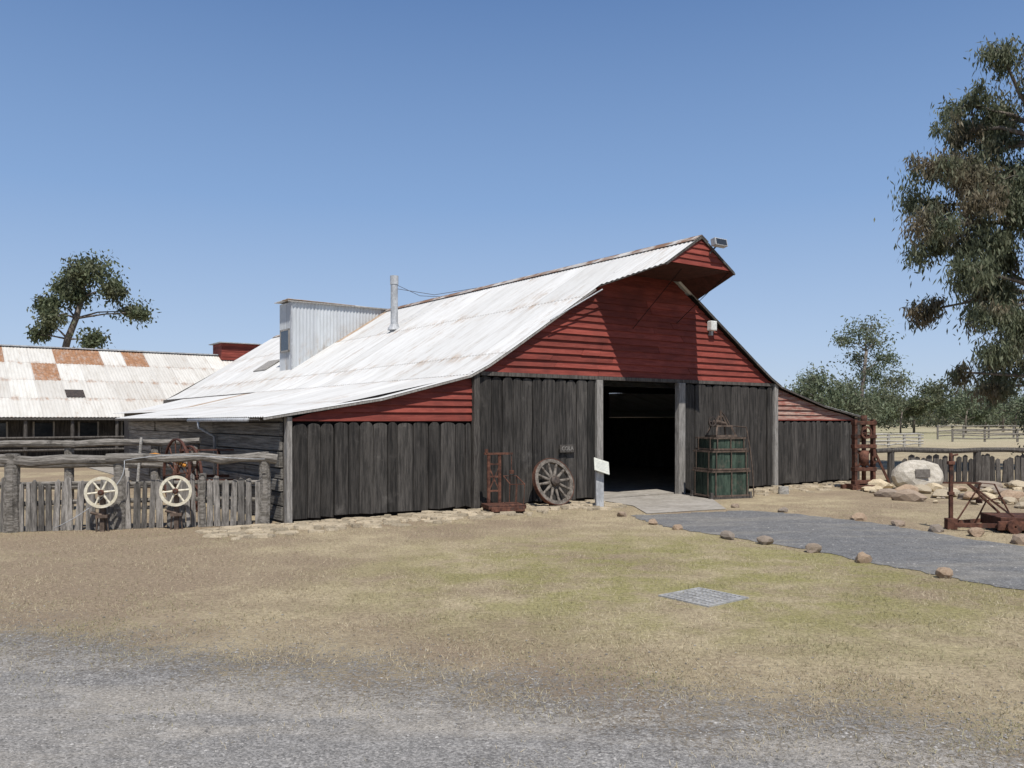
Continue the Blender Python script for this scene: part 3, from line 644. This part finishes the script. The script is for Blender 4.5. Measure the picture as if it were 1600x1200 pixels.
m=M(); m.ring(.11,.15,-.12,-.09,24,(-.04,0,1.32)); m.box(-.18,.1,-.115,-.095,1.31,1.33); m.box(-.05,-.03,-.115,-.095,1.18,1.46); m.ring(.06,.09,-.12,-.09,20,(.2,0,.7)); m.obj("hand_wheel",m_rust,e)
# ---------------------------------------------------------------- right foreground rusty scale
e=emp("weighbridge_scale",(6.75,12.15,0),R(-8),"rusty iron weighing machine with low platform and column","weighing scale")
m=M(); m.box(.25,1.5,-.35,.35,.06,.22); m.box(.2,1.55,-.39,-.351,.04,.17); m.obj("platform",m_rust,e,bevel=.01)
m=M(); m.box(-.315,-.265,-.03,.03,.15,1.0); m.box(-.36,-.22,-.07,.07,.0,.16); m.box(-.335,-.245,-.045,.045,.95,1.0); m.box(-.33,-.25,-.04,.04,.5,.55); m.obj("column",m_rust,e,bevel=.006)
m=M(); m.box(-.40,.12,-.015,.015,.67,.695); m.tube([(-.29,0,1.0),(-.29,0,1.12)],.025,10); m.tube([(-.29,0,1.08),(-.19,0,1.10)],.014,8); m.tube([(-.29,0,.69),(-.29,0,1.02)],.01,6); m.tube([(.1,0,.68),(.1,0,.42)],.01,6); m.tube([(.1,0,.45),(.1,0,.39)],.045,12); m.obj("beam",m_rust,e)
m=M(); m.bar((-.05,0,.68),(.45,-.3,.22),.025,.025); m.bar((-.05,.05,.68),(.5,.3,.22),.025,.025); m.bar((-.3,-.15,.08),(.3,-.33,.1),.04,.06); m.bar((-.3,.1,.08),(.3,.33,.1),.04,.06); m.tube([(.0,-.1,.1),(.1,-.25,.45),(.3,-.3,.5)],.012,6); m.tube([(-.2,.05,.1),(.15,.05,.68),(.35,.1,.66),(.6,.2,.22)],.012,6); m.obj("stay",m_rust,e)
for x in(.4,1.3): m=M(); m.ring(.015,.10,-.03,.03,18,(x,-.43,.10)); m.obj("wheel",m_rust,e)
# ---------------------------------------------------------------- memorial boulder + rock garden
e=emp("memorial_boulder",(9.5,19.4,0),0,"pale boulder bearing a dark rectangular metal plaque","monument")
me=rock(45,3,.2); me.materials.append(m_whiterock); o=bpy.data.objects.new("boulder",me); link(o); o.parent=e; o.scale=(.60,.36,.42); o.location=(0,0,.30)
m=M(); m.box(-.20,.14,-.345,-.325,.27,.46,Matrix.Rotation(R(-3),4,'X')); m.obj("plaque",pm("bronze_plaque",(.13,.115,.10),(.19,.17,.15),12,rough=.5),e,bevel=.005)
for i in range(110):
    x=random.uniform(7.8,13.2); y=random.uniform(15.0,19.6)
    if x/y>.68: y=x/.66
    f_=random.random()<.75
    put_rock(x,y,random.choice((.06,.09,.12,.15,.19,.24))*random.uniform(.8,1.2),random.uniform(.35,.65),"garden_rock","rocks heaped around the monument","buff sandstone rock lying in the dry grass" if f_ else "brown sandstone rock lying in the dry grass",rocksf if f_ else rocks)
m=M(); m.tube([(0,0,0),(0,0,.16)],[.12,.11],12,wob=.06); p=B(10.7,-1.3); o=m.obj("log_stump",m_pale,loc=(p.x,p.y,0)); tag(o,"short pale sawn log stump beside the paving","log")
# ---------------------------------------------------------------- drain grate
gr=emp("drain_grate",(1.73,7.48,0),R(-52),"square grey steel drain grate set in the grass","drain cover")
m_grate=pm("grate_steel",(.30,.295,.285),(.42,.415,.40),9,rough=.7,bump=.2,bd=.003,metal=.1)
m=M(); a=.285; b=.255
for x0,x1,y0,y1 in((-a,a,-a,-b),(-a,a,b,a),(-a,-b,-b,b),(b,a,-b,b)): m.box(x0,x1,y0,y1,.0,.014)
m.obj("grate_frame",m_grate,gr)
m=M()
for i in range(11): x=-b+(i+.5)*2*b/11; m.box(x-.010,x+.010,-b,b,.003,.013)
for i in range(5): y=-b+(i+.5)*2*b/5; m.box(-b,b,y-.014,y+.014,.002,.012)
m.obj("grate_bars",m_grate,gr)
m=M(); m.box(-b,b,-b,b,.0005,.0015); m.obj("grate_pit_shade",m_void,gr)  # flat black sheet standing in for the shade below the bars
# ---------------------------------------------------------------- yard fence
F0=Vector((-9.3,11.35,0)); F1=Vector((-3.66,12.70,0)); fa=math.atan2(F1.y-F0.y,F1.x-F0.x)
fe=emp("slab_fence",F0,fa,"old grey split-slab fence with heavy log top rails","fence")
for x,z,r in((.3,1.05,.10),(2.2,1.12,.10),(3.62,1.10,.085),(4.78,.80,.055),(5.66,1.12,.085)):
    m=M(); m.tube([(x,0,0),(x+random.uniform(-.03,.03),0,z*.5),(x+random.uniform(-.02,.02),0,z)],[r*1.05,r,r*.95],9,wob=.10); m.obj("post",m_log,fe)
def log(m,a,b,r,k=9,amp=.03):
    a=Vector(a);b=Vector(b); pts=[];rs=[]
    for i in range(k+1):
        t=i/k; pts.append(a.lerp(b,t)+Vector((0,random.uniform(-amp,amp)*.5,random.uniform(-amp,amp)))); rs.append(r*random.uniform(.82,1.12))
    m.tube(pts,rs,9,wob=.08)
for a,b,r in(((0,-.02,1.0),(3.7,-.02,1.04),.075),((3.45,-.05,1.05),(5.85,-.02,1.02),.07)):
    m=M(); log(m,a,b,r); m.obj("top_rail",m_log,fe,smooth=False)
for q in((.42,.40,.035),(.66,.68,.03)): m=M(); log(m,(0,.08,q[0]),(5.7,.08,q[1]),q[2]); m.obj("mid_rail",m_log,fe)
m=M(); x=.05
while x<5.55:
    wv=random.uniform(.06,.13); zt=random.uniform(.68,.81)
    mt=Matrix.Translation((x,0,0))@Matrix.Rotation(random.gauss(0,.03),4,'Y')@Matrix.Rotation(random.gauss(0,.15),4,'Z')
    a_=wv*random.uniform(.3,.7); m.prism([(0,.0),(wv,.0),(wv*.97,zt-random.uniform(.01,.05)),(a_,zt),(.01,zt-random.uniform(.0,.06))],-.02,.02,mt)
    x+=wv+(random.uniform(.003,.03) if random.random()<.8 else .05)
m.obj("pickets",m_picket,fe,"weathered split pickets of uneven width",bevel=.004)
m=M(); pts=[(-5.62+.02*math.sin(t*8)-.9*t**2,12.0-.15*t-.1*t*t,1.02-.95*t**.9) for t in np.linspace(0,1,20)]
m.tube(pts,.006,6); pts=[(-5.62+1.9*t,12.0+.46*t,1.02+.12*math.sin(t*3.1)*(1-t)) for t in np.linspace(0,1,16)]; m.tube(pts,.006,6)
tag(m.obj("garden_hose",m_galv,smooth=True),"thin pale hose looped over the slab fence","hose")
for (x,y) in((-5.90,11.92),(-4.93,12.16)):
    e=emp("hand_cranked_machine",(x,y,0),fa,"rusty hand machine with cream spoked wheel by the fence","machine",group="spoked machines by the slab fence")
    wheel("wheel",.225,6,.04,.035,m_cream,m_cream,m_rust,None,None,(0,-.06,.345),(0,0,0),hubr=.042,spw=.024,parent=e)
    m=M(); m.box(-.03,.03,-.02,.08,.0,.5); m.box(-.08,.08,-.06,.08,.20,.24); m.tube([(-.06,0,.22),(-.08,0,.0)],.012,8); m.tube([(.06,0,.22),(.08,0,.0)],.012,8); m.tube([(-.15,-.02,.28),(.0,-.02,.24)],.02,8); m.tube([(0,-.12,.57),(0,.08,.57),(0,.06,.48)],.018,8); m.obj("stand",m_strap,e)
# rear yard fence
e=emp("yard_rail_fence",(-10.5,14.6,0),R(4),"weathered log rail fence across the yard","fence")
for x in(.5,2.6,4.1,4.8):
    m=M(); m.tube([(x,0,0),(x,0,1.25)],[.09,.08],8,wob=.1); m.obj("post",m_log,e)
for z in(1.18,.80,.42):
    m=M(); log(m,(0,-.07,z),(4.9,-.07,z+.03),.06); m.obj("rail",m_log,e)
# machinery in the yard
e=emp("farm_machine",(-5.45,14.6,.0),R(10),"rusty red farm machine with large spoked wheel","machine")
m_rustred=pm("red_brown_rust",(.065,.030,.023),(.12,.056,.042),11,rough=.8,isl=.2)
wheel("wheel",.62,12,.03,.04,m_rustred,m_rust,m_rust,None,None,(-.40,-.2,.05),(0,0,R(-58)),hubr=.06,spw=.018,parent=e)
wheel("wheel",.58,12,.03,.04,m_rustred,m_rust,m_rust,None,None,(-.25,.1,.0),(0,0,R(-58)),hubr=.06,spw=.018,parent=e)
m=M(); 
for z in(.55,.92,1.08): m.bar((-.4,0,z),(.95,0,z),.025,.025)
for x in(-.1,.25,.6,.95): m.bar((x,0,.0),(x,0,1.08),.025,.025)
m.bar((.95,.01,.6),(.95,.3,.6),.03,.03); m.bar((-.2,.3,.6),(.95,.3,.6),.04,.05); m.bar((.25,0,1.08),(.25,.4,.9),.03,.03); m.obj("frame",m_rustred,e)
m=M(); m.tube([(-1.05,0,.97),(-.8,.02,1.0),(-.55,.05,.93),(-.3,.05,.80)],.035,8); m.obj("orange_hose",m_orange,e)
m=M(); m.tube([(-1.2,.3,.0),(-1.1,.3,1.30)],.025,8); m.obj("lean_pole",m_pale,e)
# ---------------------------------------------------------------- right fence
e=emp("slab_fence",(9.75,21.3,0),R(-1),"low dark slab fence with a log top rail","fence")
m=M(); log(m,(-.4,-.05,.84),(9,-.05,.86),.07,14); m.obj("top_rail",m_greyd,e)
for x in(.0,2.2,4.4,6.6,8.6):
    m=M(); m.tube([(x,0,0),(x,0,.9)],.09,8,wob=.1); m.obj("post",m_greyd,e)
m=M(); x=.3
while x<9:
    wv=random.uniform(.09,.15); zt=random.uniform(.6,.76); m.prism([(0,0),(wv,0),(wv,zt-.03),(wv/2,zt),(0,zt-.05)],-.02,.02,Matrix.Translation((x,0,0))@Matrix.Rotation(random.gauss(0,.03),4,'Y')); x+=wv+random.uniform(.01,.06)
m.obj("pickets",m_greyd,e)
def railfence(name,loc,rz,L,h,nr,mat,lab,step=2.2):
    e=emp(name,loc,rz,lab,"fence")
    for x in np.arange(0,L+.1,step): m=M(); m.tube([(x,0,0),(x,0,h)],.08,6); m.obj("post",mat,e)
    for i in range(nr): m=M(); log(m,(0,-.05,h*(i+.8)/nr),(L,-.05,h*(i+.8)/nr),.05,6,.04); m.obj("rail",mat,e)
railfence("stock_yard_fence",(21.8,50,0),R(6),3.2,.80,4,m_pale,"pale rail stock yard fence in open paddock",1.0)
railfence("stock_yard_fence",(36,70,0),R(14),9,1.2,3,m_log,"grey rail stock yard fence in dry paddock",2.6)
railfence("stock_yard_fence",(33,62,0),R(-12),7,1.0,3,m_log,"grey rail stock yard fence in dry paddock",2.2)
# ---------------------------------------------------------------- trees
def leaves(name,cl,n,Ln,wd,mat,parent,subr=.35,nsub=9,droop=1.0):
    C_=np.array([c[:3] for c in cl]); Rr=np.array([c[3:6] for c in cl]); wv=(Rr[:,0]*Rr[:,2]); wv=wv/wv.sum()
    subs=[]
    for i in range(len(cl)):
        u=rng.normal(size=(nsub,3)); u/=np.linalg.norm(u,axis=1)[:,None]; rad=rng.uniform(.3,1.08,nsub)[:,None]
        subs.append(C_[i]+u*rad*Rr[i]); 
    subs=np.array(subs)
    ci=rng.choice(len(cl),n,p=wv); si=rng.integers(0,nsub,n)
    sr=subr*(Rr[ci,0]/Rr[:,0].mean())[:,None]*(.55+.8*((ci*7+si*13)%10)/10)[:,None]
    p=subs[ci,si]+rng.normal(size=(n,3))*sr*np.array([1,1,.95])
    dr=rng.normal(size=(n,3))*.6; dr[:,2]-=droop; dr/=np.linalg.norm(dr,axis=1)[:,None]
    q=rng.normal(size=(n,3)); sd=np.cross(dr,q); sd/=np.linalg.norm(sd,axis=1)[:,None]
    l=Ln*rng.uniform(.6,1.4,n)[:,None]; ww=wd*rng.uniform(.6,1.4,n)[:,None]
    V=np.stack([p,p+dr*l*.45+sd*ww,p+dr*l,p+dr*l*.45-sd*ww],1).reshape(-1,3)
    fast(name,V,np.arange(n*4).reshape(-1,4),mat,parent); return subs
def tree(label,base,fork,cl,n,Ln,wd,mat,tr_=.3,subr=.35,nsub=9,droop=1.0,twig=.02):
    e=emp("gum_tree",base,0,label,"tree"); b=Vector(base)
    cl=[(c[0]-b.x,c[1]-b.y,c[2]-b.z,*c[3:]) for c in cl]
    subs=leaves("crown",cl,n,Ln,wd,mat,e,subr,nsub,droop)
    m=M(); f=[Vector(x)-b for x in fork]; pts=[Vector((0,0,0))]+f
    m.tube(pts,[tr_*(1-.45*i/len(pts)) for i in range(len(pts))],10,wob=.05)
    for i,c in enumerate(cl):
        cv=Vector(c[:3]); st=min(pts[1:],key=lambda q:(q-cv).length+max(0,q.z-cv.z)*1.5); mid=st.lerp(cv,.5)+Vector((random.uniform(-.1,.1),random.uniform(-.1,.1),random.uniform(0,.15)))*(cv-st).length
        m.tube([st,mid,cv],[tr_*.30,tr_*.18,tr_*.09],6)
        for s in subs[i]: 
            s=Vector(s); m.tube([cv,cv.lerp(s,.5)+Vector((0,0,.1*c[3])),s],[tr_*.08,tr_*.05,twig],4,cap=False)
    m.obj("trunk",m_bark,e,smooth=True); return e
cl=[]
for x,z,rx,rz_ in((14.6,12.6,.55,.45),(15.4,12.2,.7,.6),(14.6,11.6,.7,.6),(15.5,11.2,.8,.7),(14.1,10.7,.6,.5),(15.0,10.3,.7,.6),(14.2,9.7,.7,.5),(15.3,9.3,.8,.7),(13.6,9.0,.75,.45),(12.8,9.35,.65,.4),(14.5,8.7,.8,.6),(13.1,8.4,.75,.5),(14.0,7.9,.8,.6),(15.3,8.0,.8,.8),(12.2,7.25,.65,.38),(13.0,7.1,.75,.5),(14.1,6.9,.8,.6),(15.2,6.7,.8,.8),(13.4,6.0,.75,.5),(14.5,5.8,.8,.7),(15.4,5.4,.8,.7),(13.2,5.1,.55,.45),(14.1,4.7,.7,.5),(15.0,4.3,.8,.65),(15.6,3.3,.8,.6),(14.3,3.6,.6,.45),(13.7,3.1,.4,.3),(15.0,2.6,.6,.4),
    (16.6,12.0,1.1,1.0),(17.2,10.0,1.2,1.1),(16.5,8.6,1.1,.9),(18.5,9,1.2,1.2),(17,6.4,1.2,1.0),(19.2,7,1.2,1.2),(16.7,4.6,.9,.7),(18.3,12,1,1)):
    cl.append((x,25+random.uniform(-1.3,1.5),z,rx,rx*1.1,rz_))
tree("large gum tree with drooping brownish-green foliage",(18.2,25.5,0),[(18.0,25.4,2.5),(17.4,25.3,5),(16.9,25.2,7.5),(16.4,25,10)],cl,88000,.20,.024,m_leaf,.34,.235,12,1.5,.010)
cl=[(x,60+random.uniform(-1.5,1.5),z,rx,rx,rz_) for x,z,rx,rz_ in((-30.6,12.3,1.4,.55),(-32.6,11.4,1.1,.55),(-28.9,11.1,.9,.45),(-34.0,10.2,.8,.55),(-31.4,10.6,1.0,.35),(-28.1,9.7,1.1,.22),(-32.6,9.0,.8,.3),(-34.2,7.8,.7,.3),(-30.2,7.4,1.0,.3),(-33.6,8.6,.6,.22),(-27.0,9.5,.6,.2))]
tree("lone dark green gum tree behind the long shed",(-32.8,60,0),[(-32.8,60,5),(-32.2,60,7.5),(-31.6,60,9),(-31.2,60,10.5)],cl,11500,.30,.07,m_leaf2,.30,.33,10,.7,.03)
cl=[(x,60+random.uniform(-1.5,1.5),z,rx,rx,rz_) for x,z,rx,rz_ in((25.6,8.2,1.3,.4),(24.4,7.5,.8,.35),(26.7,7.5,.9,.35),(27.5,6.1,1.0,.4),(25.3,6.2,.8,.35),(26.2,5.0,1.1,.45),(27.8,4.4,1.1,.5),(24.8,3.9,1.0,.5),(26.4,3.2,1.4,.7))]
tree("slender pale green tree with open airy crown",(25.3,60,0),[(25.3,60,3),(25.5,60,5),(25.7,60,6.6)],cl,6500,.24,.05,m_leaf3,.16,.40,10,.5,.02)
cl=[(x,56+random.uniform(-1.5,1.5),z,rx,rx,rz_) for x,z,rx,rz_ in((20.2,4.4,1.0,.5),(21.3,4.1,1.0,.5),(22.4,3.3,1.2,.6),(19.4,3.6,.7,.4),(20.6,2.8,1.3,.8),(23.6,2.5,1.0,.7))]
tree("low bushy green tree beyond the shed",(21,56,0),[(21,56,1.5),(21,56,2.6)],cl,5000,.28,.055,m_leaf3,.14,.46,9,.5,.02)
def small(x,y,h,wd_,n,mat,lab):
    cl=[]
    for i in range(8): cl.append((x+random.uniform(-.42,.42)*wd_,y+random.uniform(-.4,.4)*wd_,h*random.uniform(.35,.9),wd_*.2,wd_*.2,h*.11))
    tree(lab,(x,y,0),[(x,y,h*.3),(x+.2,y,h*.55)],cl,n,.40,.09,mat,h*.022,h*.08,8,.5,.03)
for i,(x,y,h,wd_) in enumerate(((51,105,7.0,8),(64,112,6.6,9),(46,98,4.8,7),(57,104,5.4,8),(70,118,8,9),(34,92,5.0,7),(40,96,4.4,7),(62,102,4.6,8))): small(x,y,h,wd_,3000,m_leaf3 if i%2 else m_leaf2,"small spreading bush tree in the far paddock")
cl=[(x,27+random.uniform(-.6,.6),z,.55,.55,.35) for x,z in((17.1,1.7),(17.6,1.3),(18.2,1.9),(18.6,1.2),(17.3,.8),(18.0,.8))]
tree("low shrub below the large gum tree",(17.9,27,0),[(17.9,27,.5),(17.9,27,1.0)],cl,5000,.14,.03,m_leaf2,.06,.22,8,.4,.008)
cl=[]
for i in range(340):
    x=random.uniform(40,230) if i<240 else random.uniform(-260,60); y=random.uniform(165,250); h=random.uniform(3.5,9.5)
    cl.append((x,y,h*.5,random.uniform(2.5,5),3,h*.42))
Cn=np.array([c[:3] for c in cl]); Rn=np.array([c[3:6] for c in cl]); n=90000; ci=rng.integers(0,len(cl),n)
u=rng.normal(size=(n,3)); u/=np.linalg.norm(u,axis=1)[:,None]; p=Cn[ci]+u*Rn[ci]*rng.uniform(.4,1.2,n)[:,None]; p[:,2]=np.maximum(p[:,2],.1)
dr=rng.normal(size=(n,3)); dr/=np.linalg.norm(dr,axis=1)[:,None]; sd=np.cross(dr,rng.normal(size=(n,3))); sd/=np.linalg.norm(sd,axis=1)[:,None]
V=np.stack([p,p+dr*.5+sd*.25,p+dr*.9,p+dr*.5-sd*.25],1).reshape(-1,3)
tag(fast("distant_woodland",V,np.arange(n*4).reshape(-1,4),m_leaf4),"far line of olive trees along the horizon","woodland",kind="stuff")
